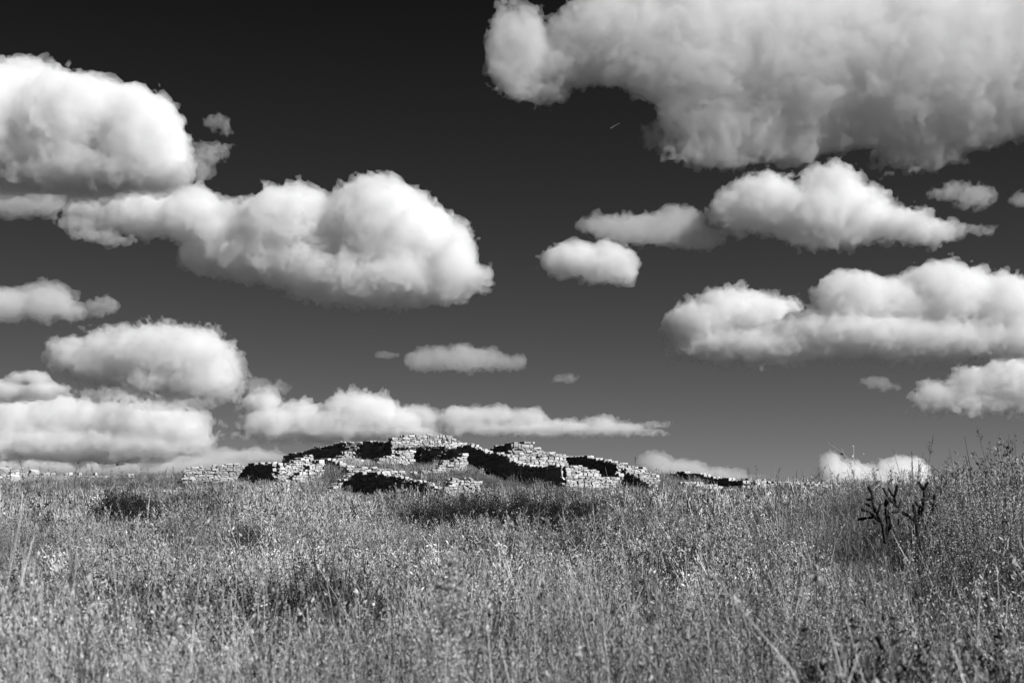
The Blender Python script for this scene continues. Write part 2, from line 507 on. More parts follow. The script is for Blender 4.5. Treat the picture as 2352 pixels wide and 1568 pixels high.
def wall(label, pts, thick=0.5, ragged=None, drop=9.0, name='ruined_wall', seed=0, big=1.0, lean=0.0):
    """pts: (x, distance, row of the top) in photo pixels; stones are laid in courses from the ground to that broken top"""
    r = random.Random(500 + seed)
    if ragged is None: ragged = .07 if ('dark' in label or 'shaded' in label) else .14
    P = []
    for (px, Y, row) in pts:
        p = at(px * SC, row * SC, Y)
        P.append(p)
    P = np.array([tuple(p) for p in P])
    seg = np.hypot(np.diff(P[:, 0]), np.diff(P[:, 1]))
    S = np.concatenate([[0], np.cumsum(seg)])
    L = S[-1]
    base = P[0].copy(); base[2] = float(height(P[0, 0], P[0, 1]))
    root = bpy.data.objects.new(name, None)
    link(root)
    root.location = base
    tag(root, label, 'wall', 'ruined stone walls on the rise', 'thing')
    def pos(s): return np.array([np.interp(s, S, P[:, 0]), np.interp(s, S, P[:, 1]), np.interp(s, S, P[:, 2])])
    def tang(s):
        a, b = pos(max(0, s - .3)), pos(min(L, s + .3))
        d = (b - a)[:2]
        return d / max(1e-6, np.hypot(*d))
    zlo = min(max(float(height(*pos(s)[:2])) - 0.12, pos(s)[2] - drop) for s in np.linspace(0, L, 12))
    zhi = P[:, 2].max() + 0.05
    stones, back = [], ([], [])
    z = zlo
    while z < zhi:
        h = (r.uniform(0.06, 0.12) if r.random() < .75 else r.uniform(.12, .2)) * big
        s = -r.uniform(0, .25)
        while s < L:
            w = r.choice((r.uniform(.12, .26), r.uniform(.22, .5))) * big
            sm = min(max(s + w / 2, 0), L)
            p = pos(sm)
            gz = float(height(p[0], p[1]))
            top = p[2] + ragged * (mnoise.noise(Vector((sm * 1.7, seed * 3.1, 0))) + r.uniform(-.5, .5))
            if z + h * 0.55 < top and z + h > gz - 0.12 and z + h > p[2] - drop:
                t = tang(sm)
                nrm = np.array([t[1], -t[0]])            # towards the viewer's side
                zz = z + h / 2 + .06 * mnoise.noise(Vector((s * .9, z * 1.3, seed * 5.0)))
                hv = h * r.uniform(.82, 1.22)
                upper = (top - z) < 0.22
                if not upper and r.random() < .025:
                    s += w; continue
                for side in (0, 1):
                    dep = r.uniform(.2, .27)
                    off = (thick / 2 - dep / 2 + r.uniform(-.03, .03)) * (1 if side == 0 else -1) - lean * (zz - zlo)
                    c = np.array([p[0] + nrm[0] * off, p[1] + nrm[1] * off, zz])
                    yaw = math.atan2(t[1], t[0]) + r.uniform(-.05, .05) * (1.8 if upper else 1)
                    rx_, ry_ = (r.uniform(-.09, .09) * (1.6 if upper else 1) for _ in range(2))
                    m = r.randrange(len(STONES))
                    dims = (w + .008, dep, hv + .006)
                    if side == 0 and not (z + h < gz - 0.02):
                        stones.append((c, (rx_, ry_, yaw), dims, m))
                    else:
                        from mathutils import Euler
                        v, f = STONE_NP[m]
                        Rm = np.array(Euler((rx_, ry_, yaw)).to_matrix())
                        vv = (v * np.array(dims)) @ Rm.T + (c - base)
                        o = sum(len(a) for a in back[0])
                        back[0].append(vv); back[1].extend([tuple(q + o for q in ff) for ff in f])
            s += w + r.uniform(.0, .012)
        z += h + r.uniform(.0, .006)
    # the stones that show largest as parts, the rest (past the limit) as one
    stones.sort(key=lambda q: -q[0][2])
    for q, (c, e, d, m) in enumerate(stones):
        if q < 295:
            o = bpy.data.objects.new('stone', STONES[m])
            link(o, root)
            o.location = c - base; o.rotation_euler = e; o.scale = d
        else:
            from mathutils import Euler
            v, f = STONE_NP[m]
            Rm = np.array(Euler(e).to_matrix())
            vv = (v * np.array(d)) @ Rm.T + (c - base)
            k = sum(len(a) for a in back[0])
            back[0].append(vv); back[1].extend([tuple(g + k for g in ff) for ff in f])
    if back[0]:
        o = mesh_from('rear_stones', np.concatenate(back[0]), back[1], M_STONE, root)
        tag(o, kind='stuff')
    # rubble and earth core between the two faces
    n = max(4, int(L / .3))
    V, F = [], []
    for i, s in enumerate(np.linspace(0.06, max(.1, L - .06), n)):
        p = pos(s); t = tang(s); nrm = np.array([t[1], -t[0]])
        gz = float(height(p[0], p[1])) - .2
        zt = max(gz + .1, p[2] - .16 - ragged * .5)
        lo = max(gz, p[2] - drop - .1) if drop < 8 else gz
        for sd in (1, -1):
            for zz in (lo, zt):
                off = sd * (thick / 2 - .09) - lean * (zz - zlo)
                V.append((p[0] + nrm[0] * off - base[0], p[1] + nrm[1] * off - base[1], zz - base[2]))
        if i:
            a = (i - 1) * 4; b = i * 4
            F += [(a, b, b + 1, a + 1), (a + 2, a + 3, b + 3, b + 2), (a + 1, b + 1, b + 3, a + 3), (a, a + 2, b + 2, b)]
    F += [(0, 1, 3, 2), (len(V) - 4, len(V) - 2, len(V) - 1, len(V) - 3)]
    mesh_from('rubble_core', V, F, M_CORE, root)
    return root


W = [
 ('low sunlit wall at the left end of the ruin', [(450,66,1147),(520,66.4,1137),(622,67,1131)]),
 ('short black shaded wall end left of the stepped stones', [(618,66.8,1131),(650,65.6,1130),(677,64.4,1132)]),
 ('narrow sunlit stub joining the short black wall end', [(675,64.4,1131),(692,64.8,1131),(722,65.6,1122),(755,66.3,1113)]),
 ('sunlit steps of stone climbing right beside the short black wall', [(688,63.2,1172),(708,63.4,1164),(735,63.8,1148),(750,64,1142),(779,64.5,1122)]),
 ('shaded wall running up the left skyline to the summit', [(700,73,1112),(775,71.8,1093),(810,71.2,1086),(845,70.8,1078),(895,70.5,1076),(925,70.1,1080),(957,69.7,1080)]),
 ('highest sunlit wall at the summit of the ruin', [(955,69,1074),(985,69.3,1065),(1005,69.5,1061),(1050,69.9,1060),(1100,70.3,1059),(1104,70.4,1072),(1150,70.9,1082)]),
 ('long black shaded wall falling right below the summit', [(935,69.6,1090),(1000,68.8,1088),(1100,67.9,1090),(1150,67.4,1087),(1200,66.4,1102),(1250,65.4,1111),(1262,65.2,1128),(1300,64.5,1136),(1340,63.8,1133),(1377,63,1136)]),
 ('sunlit peaked wall right of the summit', [(1243,67,1098),(1258,67.1,1080),(1290,67.4,1079),(1306,67.5,1087),(1314,67.6,1097),(1345,67.9,1106),(1376,68.2,1113)]),
 ('dark broken wall end left of the sunlit peak', [(1208,69.3,1094),(1232,68.6,1088),(1262,67.8,1079)]),
 ('dark wall on the skyline right of the sunlit peak', [(1374,68.8,1115),(1400,68.4,1112),(1445,67.6,1115),(1480,66.9,1123),(1508,66.2,1130)]),
 ('broad sunlit wall face with a straight left edge under the peak', [(1379,63,1134),(1420,63.4,1134),(1424,63.4,1143),(1460,63.8,1147),(1463,63.8,1158),(1486,64,1163),(1500,64.2,1155),(1540,64.6,1149)]),
 ('sunlit wall sloping down right of the broad wall face', [(1503,65.2,1129),(1530,65.5,1135),(1560,65.9,1143),(1600,66.4,1157)]),
 ('dark low wall dropping into grass right of the broad face', [(1539,64.4,1150),(1568,63.4,1163),(1604,62.3,1186)]),
 ('long dark wall near the right end of the ruin', [(1645,68.2,1152),(1680,67.6,1150),(1686,67.5,1154),(1722,67,1157),(1750,66.4,1164),(1790,65.8,1169),(1818,65.2,1173)]),
 ('low sunlit rubble wall running right from the long dark wall', [(1820,65.4,1168),(1862,66,1170),(1868,66,1176),(1900,66.5,1177),(1960,67,1178),(2045,67.8,1182)]),
 ('small sunlit wall in front of the long dark wall', [(1667,63.4,1178),(1700,63.8,1173),(1752,64.5,1187)]),
 ('sunlit wall scrap under the right end of the long dark wall', [(1763,63.9,1196),(1814,64.5,1192)]),
 ('wide black shaded wall at the front of the ruin', [(842,63.6,1190),(858,63.2,1168),(880,62.8,1153),(930,62,1150),(960,61.6,1158),(1000,61,1169),(1040,60.5,1178),(1084,60,1189)]),
 ('sunlit terrace wall directly above the wide black front wall', [(848,64.2,1141),(880,64.5,1143),(930,64.9,1143),(960,65.1,1150),(1010,65.5,1163),(1080,66,1182)]),
 ('dark hollow wall between stepped stones and terrace wall', [(762,66.6,1130),(782,66.2,1121),(806,65.8,1120),(840,65.2,1131),(858,64.9,1140)]),
 ('sunlit stones behind the dark hollow wall', [(785,67.4,1122),(812,67.7,1118),(828,67.9,1112),(831,67.9,1104),(858,68.2,1103),(862,68.3,1118),(918,68.9,1128)]),
 ('small sunlit heap of laid stones below the summit', [(925,67.2,1121),(962,67.6,1113),(968,67.7,1104),(1002,68.1,1098)]),
 ('sunlit stepped wall climbing right to the long black wall', [(1010,64.2,1158),(1045,64.5,1148),(1060,64.6,1138),(1076,64.8,1128),(1104,65,1121),(1131,65.3,1106)]),
 ('sunlit corner face right of the wide black front wall', [(1084,60,1187),(1100,60.2,1172),(1125,60.5,1167),(1162,61,1174)]),
 ('sunlit inner wall between terrace wall and stepped wall', [(940,63.8,1150),(1010,64.6,1151),(1082,65.2,1153)]),
 ('sunlit return at the left of the wide black front wall', [(800,62.6,1195),(822,63,1178),(843,63.5,1163)]),
 ('far broken sunlit wall at the left edge of the ridge', [(-30,69.6,1142),(40,70.2,1144),(62,70.4,1146),(90,70.7,1156),(150,71.2,1161),(200,71.6,1155),(290,72.4,1161),(330,72.8,1165)]),
]
for i, (lb, pts) in enumerate(W):
    wall(lb, pts, seed=i, big=.8 if i != 7 else .98)


def boulder(label, px, row, Y, sx, sy, sz, m=0):
    p = at(px * SC, row * SC, Y)
    o = bpy.data.objects.new('fallen_stone', STONES[m].copy())
    link(o)
    o.location = (p.x, p.y, p.z); o.scale = (sx, sy, sz); o.rotation_euler = (.2, .1, .5)
    tag(o, label, 'stone', 'loose stones on the left ridge')


boulder('dark rounded stone at the very left edge of the ridge', 8, 1147, 69, .5, .4, .28, 1)
boulder('dark stone under the leftmost ridge wall in the grass', 36, 1166, 66, .45, .4, .3, 3)
boulder('dark slab shaped stone on the left ridge beyond the first two', 85, 1152, 68.5, .5, .4, .2, 5)


# ------------------------------------------------------------------ plants
class Bits:
    """collects ribbons and leaves as quads"""
    def __init__(self): self.v, self.f, self.m, self.n = [], [], [], 0

    def quads(self, a, b, c, d, mi=0):
        k = len(a)
        V = np.stack([a, b, c, d], 1).reshape(-1, 3)
        self.v.append(V)
        self.f.append(np.arange(k * 4).reshape(-1, 4) + self.n)
        self.m.append(np.full(k, mi, np.int32))
        self.n += k * 4

    def ribbon(self, path, w0, w1, mi=0, rs=None, az=None):
        path = np.asarray(path, float)
        if az is None: az = rs.rand() * math.pi
        side = np.array([math.cos(az), math.sin(az), 0])
        n = len(path)
        w = np.linspace(w0, w1, n)[:, None] / 2
        a, b = path - side * w, path + side * w
        self.quads(a[:-1], b[:-1], b[1:], a[1:], mi)

    def tube(self, path, r0, r1, mi=0, sides=4):
        path = np.asarray(path, float)
        n = len(path)
        rr = np.linspace(r0, r1, n)
        an = np.arange(sides) * 2 * math.pi / sides
        t = np.gradient(path, axis=0)
        t /= np.linalg.norm(t, axis=1)[:, None] + 1e-9
        u = np.cross(t, [0.3, 1, 0.1]); u /= np.linalg.norm(u, axis=1)[:, None] + 1e-9
        w = np.cross(t, u)
        ring = path[:, None] + rr[:, None, None] * (np.cos(an)[None, :, None] * u[:, None] + np.sin(an)[None, :, None] * w[:, None])
        for k in range(sides):
            k2 = (k + 1) % sides
            self.quads(ring[:-1, k], ring[:-1, k2], ring[1:, k2], ring[1:, k], mi)

    def leaves(self, P, size, rs, mi=0, aspect=3.0, up=0.0):
        n = len(P)
        d = rs.normal(size=(n, 3)); d[:, 2] += up
        d /= np.linalg.norm(d, axis=1)[:, None]
        e = np.cross(d, rs.normal(size=(n, 3))); e /= np.linalg.norm(e, axis=1)[:, None]
        s = size * (0.6 + 0.8 * rs.rand(n))[:, None]
        P = np.asarray(P)
        self.quads(P, P + d * s * .5 + e * s * .5 / aspect, P + d * s, P + d * s * .5 - e * s * .5 / aspect, mi)

    def mesh(self, name, mats, link_it=False, parent=None):
        V = np.concatenate(self.v); F = np.concatenate(self.f); M = np.concatenate(self.m)
        if link_it:
            return mesh_from(name, V, F, mats, parent, midx=M)
        o = mesh_from(name, V, F, mats, parent, midx=M)
        scene.collection.objects.unlink(o)
        return o


def stem_path(rs, L, lean, curve, n=5, az=None, base=(0, 0, 0)):
    az = rs.rand() * 2 * math.pi if az is None else az
    d = np.array([math.cos(az), math.sin(az)])
    t = np.linspace(0, 1, n)
    out = L * (lean * t + curve * t * t)
    z = L * (t - 0.25 * curve * t * t)
    return np.stack([base[0] + d[0] * out, base[1] + d[1] * out, base[2] + z], 1)


def grass_tuft(i, n, L, wd, heads=0.3, spread=.16, curve=.45):
    rs = np.random.RandomState(900 + i)
    B = Bits()
    for k in range(n):
        bx, by = rs.normal(size=2) * spread
        l = L * rs.uniform(.45, 1.1)
        p = stem_path(rs, l, rs.uniform(0, .22), rs.uniform(0, curve), 4, base=(bx, by, -.02))
        B.ribbon(p, wd * rs.uniform(.6, 1.2), wd * .25, 0, rs)
        if rs.rand() < heads:
            q = p[-1] + (p[-2] - p[-1]) * rs.rand(9, 1) * .9 + rs.normal(size=(9, 3)) * .006
            B.leaves(q, wd * 3.2, rs, 0, 2.5, up=1.2)
    return B.mesh('dry_grass_tuft', [M_BLADE, M_WEED])


def weed_tuft(i, stems, L, leaf, per, dark=False, spread=.12):
    rs = np.random.RandomState(700 + i)
    B = Bits()
    for k in range(stems):
        bx, by = rs.normal(size=2) * spread
        l = L * rs.uniform(.55, 1.1)
        p = stem_path(rs, l, rs.uniform(0, .35), rs.uniform(-.1, .25), 5, base=(bx, by, -.02))
        B.ribbon(p, .005, .002, 1, rs)
        pts = []
        for j in range(rs.randint(4, 8)):
            t = rs.uniform(.25, .98)
            a = p[int(t * 4)] + (p[min(4, int(t * 4) + 1)] - p[int(t * 4)]) * ((t * 4) % 1)
            tl = l * rs.uniform(.12, .32) * (1.15 - t)
            tw = stem_path(rs, tl + .03, rs.uniform(.3, .9), 0, 3, base=a)
            B.ribbon(tw, .003, .0015, 1, rs)
            s = rs.rand(per, 1)
            pts.append(tw[0] + (tw[-1] - tw[0]) * s + rs.normal(size=(per, 3)) * .012)
        s = rs.rand(per, 1) * .7 + .3
        pts.append(p[0] + (p[-1] - p[0]) * s + rs.normal(size=(per, 3)) * .015)
        B.leaves(np.concatenate(pts), leaf, rs, 0, 3.2, up=1.1)
    return B.mesh('dry_weed_tuft', [M_DARK if dark else M_WEED, M_BLADE])


tufts = [
    grass_tuft(0, 44, .52, .0042, heads=.3), grass_tuft(1, 34, .70, .0045, heads=.7), grass_tuft(2, 30, .60, .004, heads=.9, curve=.6),
    weed_tuft(0, 9, .50, .011, 14), weed_tuft(1, 7, .64, .012, 14), weed_tuft(2, 10, .44, .010, 14),
    # the middle of the slope
    grass_tuft(3, 40, .52, .008), grass_tuft(6, 30, .66, .009, heads=.6), grass_tuft(7, 44, .42, .008, spread=.2),
    weed_tuft(3, 8, .50, .013, 14), weed_tuft(7, 8, .58, .014, 13), weed_tuft(8, 9, .42, .012, 14),
    # coarser ones for the far slope
    grass_tuft(4, 34, .5, .018, heads=.4, spread=.24), grass_tuft(5, 30, .6, .020, heads=.3, spread=.28), weed_tuft(4, 7, .5, .040, 6, spread=.22), weed_tuft(5, 7, .42, .044, 6, spread=.25),
    weed_tuft(6, 9, .46, .024, 8, dark=True),
    grass_tuft(20, 6, .95, .006, heads=.9, spread=.1, curve=.5), grass_tuft(21, 5, 1.0, .013, heads=.6, spread=.15, curve=.6),
]
lib = bpy.data.collections.new('grass_tufts')
for i, o in enumerate(tufts):
    o.name = 'tuft_%02d' % i
    lib.objects.link(o)


def in_ruin_wall(x, y):
    return False


rs = np.random.RandomState(5)
xs, ys, idx, scl = [], [], [], []
def scatter(y0, y1, sp, pick, smul=1.0, half=0.40, xr=None):
    y = y0
    while y < y1:
        hw = half * y + 1.2
        n = int(2 * hw / sp)
        x = (np.arange(n) + rs.rand(n) * .9) * sp - hw
        yy = y + rs.uniform(-.5, .5, n) * sp
        xs.append(x); ys.append(yy)
        idx.append(pick(n, x, yy)); scl.append(rs.uniform(.7, 1.3, n) * smul)
        y += sp * .9
def patchy(x, y, f, o):
    return np.array([mnoise.noise(Vector((a * f + o, b * f * .6, o))) for a, b in zip(x, y)])
PATCH = [(1190, 37.5, 260, 5, .8), (1330, 35, 110, 4, .7), (820, 13.5, 95, 2.2, .75), (560, 43, 160, 4, .45), (320, 35, 90, 3, .6), (130, 33, 90, 3, .4), (2380, 14, 160, 4, .35), (1750, 30, 120, 5, .35), (1250, 10, 160, 2, .3), (870, 36, 110, 4, .5), (2420, 9, 110, 2, .5), (60, 9, 120, 2, .4), (620, 24, 60, 2, .5)]
def picker(gl, wl_, f, share, o, dcut):
    def pick(n, x, y):
        pn = patchy(x, y, f, o)
        r = np.where(rs.rand(n) < share + 1.2 * pn, rs.choice(gl, n), rs.choice(wl_, n))
        pd = patchy(x, y, f * .7, o + 8)
        r = np.where(rs.rand(n) < np.clip((pd - dcut) * 2.2, 0, .6), 16, r)
        r = np.where(rs.rand(n) < .035, np.where(y < 28, 17, 18), r)
        for (qx, qY, rxx, rY, pr) in PATCH:
            cxm = ray(qx * SC, 1250)[0]
            rad = ((x / y - cxm) / (rxx * SC / FPX)) ** 2 + ((y - qY) / rY) ** 2
            r = np.where((rad < 1) & (rs.rand(n) < pr * (1.2 - rad)), 16, r)
        return r
    return pick
pick_near = picker([0, 1, 2], [3, 4, 5], .6, .6, 3.0, .22)
pick_mid = picker([6, 7, 8], [9, 10, 11], .42, .62, 3.0, .16)
pick_far = picker([12, 13, 13], [14, 15], .25, .66, 5.0, .14)
scatter(2.3, 9.5, .25, pick_near, 1.1)
scatter(9.5, 30, .31, pick_mid, 1.05)
scatter(30, 55, .40, pick_far, 1.05)
scatter(55, 61.5, .38, pick_far, .72)
scatter(61.5, 76, .36, pick_far, .5)
X = np.concatenate(xs); Y = np.concatenate(ys); I = np.concatenate(idx); SCL = np.concatenate(scl)
# brush grows taller on the knoll to the right
kn = np.exp(-((X - 10.5) / 4.0) ** 2 / 2 - ((Y - 25) / 7.0) ** 2 / 2)
SCL = SCL * (1 + .3 * kn)
hp = patchy(X, Y, .35, 40.0); hq = patchy(X, Y, 1.1, 60.0)
SCL = SCL * np.clip(1 + .75 * hp + .7 * hq, .35, 1.6)
I = np.where(hq + .4 * hp < -.36, 16, I)  # dark-leaved tufts where growth is lowest stand in for shaded gaps
SCL = np.where((X / Y > .245) & (X / Y < .35) & (Y > 18.5) & (Y < 21.6), SCL * .84, SCL)
SCL = np.where((X / Y > .135) & (X / Y < .27) & (Y > 55) & (Y < 68), SCL * .48, SCL)
SCL = np.where((X / Y > -.11) & (X / Y < .0) & (Y > 62.3) & (Y < 68), SCL * .72, SCL)
SCL = np.where((X / Y < -.20) & (Y > 60), SCL * .75, SCL)
SCL = np.where((X / Y > -.12) & (X / Y < -.015) & (Y > 52) & (Y < 62.3), SCL * .5, SCL)
for (sp, sY, sW) in ((300,36,1.7),(352,35,1.5),(92,33,1.1),(592,25,.8),(1045,37,1.9),(1130,38,2.0),(1225,36.5,2.2),(1320,36,1.9),(1425,37,1.3),(850,38,1.4),(500,41,1.4),(810,13.5,1.1),(1330,11.5,.7),(1700,38,1.2)):
    sx = ray(sp * SC, 1200)[0] * sY
    m_ = (np.abs(X - sx * Y / sY) < sW * .55) & (Y < sY + .4) & (Y > sY - sY * .12 - .4)
    SCL = np.where(m_, SCL * (.55 if sY > 20 else .65), SCL)
Z = height(X, Y)
gm = bpy.data.meshes.new('dry_grass')
gm.vertices.add(len(X)); gm.vertices.foreach_set('co', np.stack([X, Y, Z], 1).astype(np.float32).ravel())
def attr(nm, ty, val):
    a = gm.attributes.new(nm, ty, 'POINT'); a.data.foreach_set('value', val)
attr('rot', 'FLOAT', (rs.rand(len(X)) * 6.283).astype(np.float32))
attr('tilt', 'FLOAT', (rs.normal(size=len(X)) * .10).astype(np.float32))
attr('scl', 'FLOAT', SCL.astype(np.float32))
attr('pick', 'INT', I.astype(np.int32))
grass = link(bpy.data.objects.new('dry_grass', gm))
tag(grass, 'dry grass and low weeds covering the whole slope', 'grass', kind='stuff')
ng = bpy.data.node_groups.new('scatter_grass', 'GeometryNodeTree')
ng.interface.new_socket('Geometry', in_out='INPUT', socket_type='NodeSocketGeometry')
ng.interface.new_socket('Geometry', in_out='OUTPUT', socket_type='NodeSocketGeometry')
N, Lk = ng.nodes, ng.links
gi, go = N.new('NodeGroupInput'), N.new('NodeGroupOutput')
iop = N.new('GeometryNodeInstanceOnPoints')
ci = N.new('GeometryNodeCollectionInfo')
ci.inputs['Collection'].default_value = lib
ci.inputs['Separate Children'].default_value = True
ci.inputs['Reset Children'].default_value = True
iop.inputs['Pick Instance'].default_value = True
def named(nm, ty):
    a = N.new('GeometryNodeInputNamedAttribute'); a.data_type = ty; a.inputs['Name'].default_value = nm
    return a.outputs[0]
cx = N.new('ShaderNodeCombineXYZ')
Lk.new(named('rot', 'FLOAT'), cx.inputs[2]); Lk.new(named('tilt', 'FLOAT'), cx.inputs[0])
Lk.new(gi.outputs[0], iop.inputs['Points'])
Lk.new(ci.outputs[0], iop.inputs['Instance'])
Lk.new(named('pick', 'INT'), iop.inputs['Instance Index'])
Lk.new(cx.outputs[0], iop.inputs['Rotation'])
Lk.new(named('scl', 'FLOAT'), iop.inputs['Scale'])
Lk.new(iop.outputs[0], go.inputs[0])
md = grass.modifiers.new('scatter', 'NODES'); md.node_group = ng
print('GRASS', len(X))


# ------------------------------------------------------------------ dark shrubs, each its own plant
def foot(px, Y):
    """point on the ground seen below photo column px at distance Y"""
    x = ray(px * SC, 700)[0] * Y
    for _ in range(3):
        z = float(height(x, Y))
        row = PH / 2 - FPX * math.tan(math.atan2(z - EYE.z, Y) - PITCH)
        x = ray(px * SC, row)[0] * Y
    return x, Y, float(height(x, Y))


def shrub(label, px, Y, W_, H_, leaf=.03, dens=1.0, seed=0, mat=None, group='dark low shrubs on the slope'):
    rs = np.random.RandomState(40 + seed)
    root = bpy.data.objects.new('shrub', None); link(root)
    root.location = foot(px, Y)
    tag(root, label, 'shrub', group)
    B, S = Bits(), Bits()
    nst = int(26 * dens)
    for k in range(nst):
        az = rs.rand() * 6.283
        rr = math.sqrt(rs.rand()) * W_ / 2
        tip = np.array([math.cos(az) * rr, math.sin(az) * rr, H_ * rs.uniform(.6, 1.05) * math.sqrt(max(.15, 1 - (rr / (W_ / 2)) ** 2 * .7))])
        b0 = np.array([tip[0] * .25, tip[1] * .25, -.05])
        mid = (b0 + tip) / 2 + np.array([tip[0] * .12, tip[1] * .12, 0]) + rs.normal(size=3) * .04
        path = np.array([b0, mid, tip])
        S.tube(path, .011, .003, 0, 3)
        for c in range(7):
            ctr = b0 + (tip - b0) * rs.uniform(.2, 1.05) + rs.normal(size=3) * .05
            n = int(46)
            B.leaves(ctr + rs.normal(size=(n, 3)) * np.array([.09, .09, .07]), leaf, rs, 0, 1.8, up=.3)
    B.mesh('foliage', [mat or M_DARK], True, root)
    S.mesh('stems', [M_STEM if mat is None else mat], True, root)
    return root


shrub('dark leafy shrub with pale sunlit top standing in the left field', 300, 36, 1.7, 1.28, .035, 2.24, seed=1)
shrub('lower dark shrub joined to the right side of the leafy left field shrub', 352, 35, 1.5, 0.92, .03, 1.68, seed=2)
shrub('small dark shrub in the left field below the leafy shrub', 92, 33, 1.1, .7, .028, .6, seed=3)
shrub('compact dark shrub alone in the grass left of centre', 592, 25, .8, .8, .022, 1.4, seed=4)
shrub('dark shrub at the left end of the dark band below the summit', 1045, 37, 1.9, 1.01, .03, 1.4, seed=5)
shrub('dark shrub in the middle of the dark band below the summit', 1130, 38, 2.0, 1.14, .03, 1.82, seed=6)
shrub('broad dark shrub in the dark band under the sunlit peak', 1225, 36.5, 2.2, 1.19, .03, 2.24, seed=7)
shrub('dense dark shrub in the dark band below the long black wall', 1320, 36, 1.9, 1.14, .03, 1.96, seed=8)
shrub('round dark shrub at the right end of the dark band', 1425, 37, 1.3, 1.01, .03, 1.68, seed=9)
shrub('dim shrub in the grass below the wide black front wall', 850, 38, 1.4, .8, .03, .7, seed=10)
shrub('dim shrub left of the one below the black front wall', 500, 41, 1.4, .75, .03, .7, seed=11)
shrub('soft dark twiggy bush in the near field left of the pale plume', 810, 13.5, 1.1, 1.15, .014, 2.2, seed=12)
shrub('dark twiggy growth low in the near field right of centre', 1330, 11.5, .7, .65, .012, .7, seed=13)
shrub('dark bush low on the slope below the right end of the ruin', 1700, 38, 1.2, .7, .03, .7, seed=14)
M_MID = grey_mat('dusty_brush_leaves', 0.3, 0.55, 4.0, per_object=0.2, translucent=0.2)
for i, (lb, px, Y, w, h) in enumerate([
    ('tall dusty bush at the right edge on the knoll', 2445, 18, 1.7, 1.75),
    ('dusty bush left of the tallest bush at the right edge', 2385, 20.5, 1.2, 1.4),
    ('dusty bush just right of the cacti', 2262, 27, 1.2, 1.2),
    ('dusty bush just behind the left cactus', 2110, 27, 1.7, 1.05),
    ('dusty bush left of the cacti on the skyline', 1990, 29, 1.6, .95),
    ('bushy brush cut by the right edge below the skyline', 2500, 15, 1.5, 1.45),
    ('grey brush on the skyline right of the long dark wall', 1930, 40, 1.6, .8)]):
    shrub(lb, px, Y, w, h, .022, 1.9, 30 + i, M_MID, 'dusty brush on the right knoll')


# ------------------------------------------------------------------ tall weeds and stalks
def tall_weed(label, px, Y, H_, tiprow=None, width=.3, n=22, thick=.005, mat=None, lmat=None, leaf=.014, per=9, seed=0, lean=0.0, name='tall_weed', group='tall dry weeds rising above the grass'):
    rs = np.random.RandomState(300 + seed)
    f = foot(px, Y)
    if tiprow is not None:
        H_ = at(px * SC, tiprow * SC, Y).z - f[2]
    root = bpy.data.objects.new(name, None); link(root); root.location = f
    tag(root, label, 'weed' if name == 'tall_weed' else 'grass stalk', group)
    S, B = Bits(), Bits()
    t = np.linspace(0, 1, 7)
    main = np.stack([lean * H_ * t ** 1.6, .05 * H_ * t * t * rs.normal(), H_ * t - .03], 1)
    S.tube(main, thick, thick * .35, 0, 4)
    pts = []
    for k in range(n):
        tt = rs.uniform(.28, .98)
        a = np.array([np.interp(tt, t, main[:, c]) for c in range(3)])
        az = rs.rand() * 6.283
        l = width * (1.05 - tt) * rs.uniform(.5, 1.3) + .03
        tip = a + np.array([math.cos(az) * l * .55, math.sin(az) * l * .55, l * rs.uniform(.7, 1.2)])
        S.tube([a, (a + tip) / 2 + [0, 0, -l * .06], tip], thick * .4, thick * .2, 0, 3)
        s = rs.rand(per, 1) * .8 + .2
        pts.append(a + (tip - a) * s + rs.normal(size=(per, 3)) * .008)
    B.leaves(np.concatenate(pts), leaf, rs, 0, 1.7, up=.5)
    S.mesh('stem', [mat or M_STEM], True, root)
    B.mesh('seed_heads', [lmat or mat or M_STEM], True, root)
    return root


M_BROWN = grey_mat('brown_seed_heads', 0.10, 0.2, 8.0)
tw = [
 ('tallest slender weed with tiny buds standing over the right cactus', 2250, 21, 1055, .34, 26),
 ('forked weed rising highest at the right edge', 2472, 15, 1033, .30, 24),
 ('dark weed leaning beside the forked one at the right edge', 2445, 15.5, 1050, .22, 16),
 ('short weed on the right skyline between bush and forked weed', 2372, 18, 1088, .25, 16),
 ('bare weed sprig right of the slender budded weed', 2300, 20, 1108, .28, 12),
 ('thin weed on the skyline above the left cactus', 2110, 24, 1140, .28, 14),
 ('weed spike over the bright low cloud left of the cacti', 2034, 25, 1138, .16, 16),
 ('dark weed spike left of the bright low cloud', 1982, 26, 1140, .15, 20),
 ('small weed spike between the long dark wall and the brush', 1902, 34, 1160, .12, 14),
 ('dry weed on the skyline right after the rubble wall', 1955, 34, 1160, .14, 14),
 ('weed head against the cloud between the two cacti', 2215, 24, 1122, .18, 16),
 ('curled weed on the skyline at far left', 62, 55, 1122, .35, 12),
 ('weed on the skyline above the left field shrub', 178, 58, 1122, .25, 8),
 ('weed pair member leaning on the left skyline', 215, 58, 1124, .25, 8),
 ('leafy weed above the dark skyline wall left of the summit', 933, 69, 1060, .5, 18),
 ('thin weed on the skyline between summit and peak', 1165, 67.2, 1078, .3, 8),
 ('weed tuft on the skyline right of the dark skyline wall', 1545, 63, 1110, .4, 14),
]
for i, (lb, px, Y, row, w, n) in enumerate(tw):
    far = Y > 40
    tall_weed(lb, px, Y, None, row, w, n, .005 if not far else .012, seed=i, leaf=.018 if not far else .04, lmat=M_BROWN if i % 3 else M_STEM, per=9 if not far else 6, lean=(-.12 if i % 2 else .1))
rq = random.Random(9)
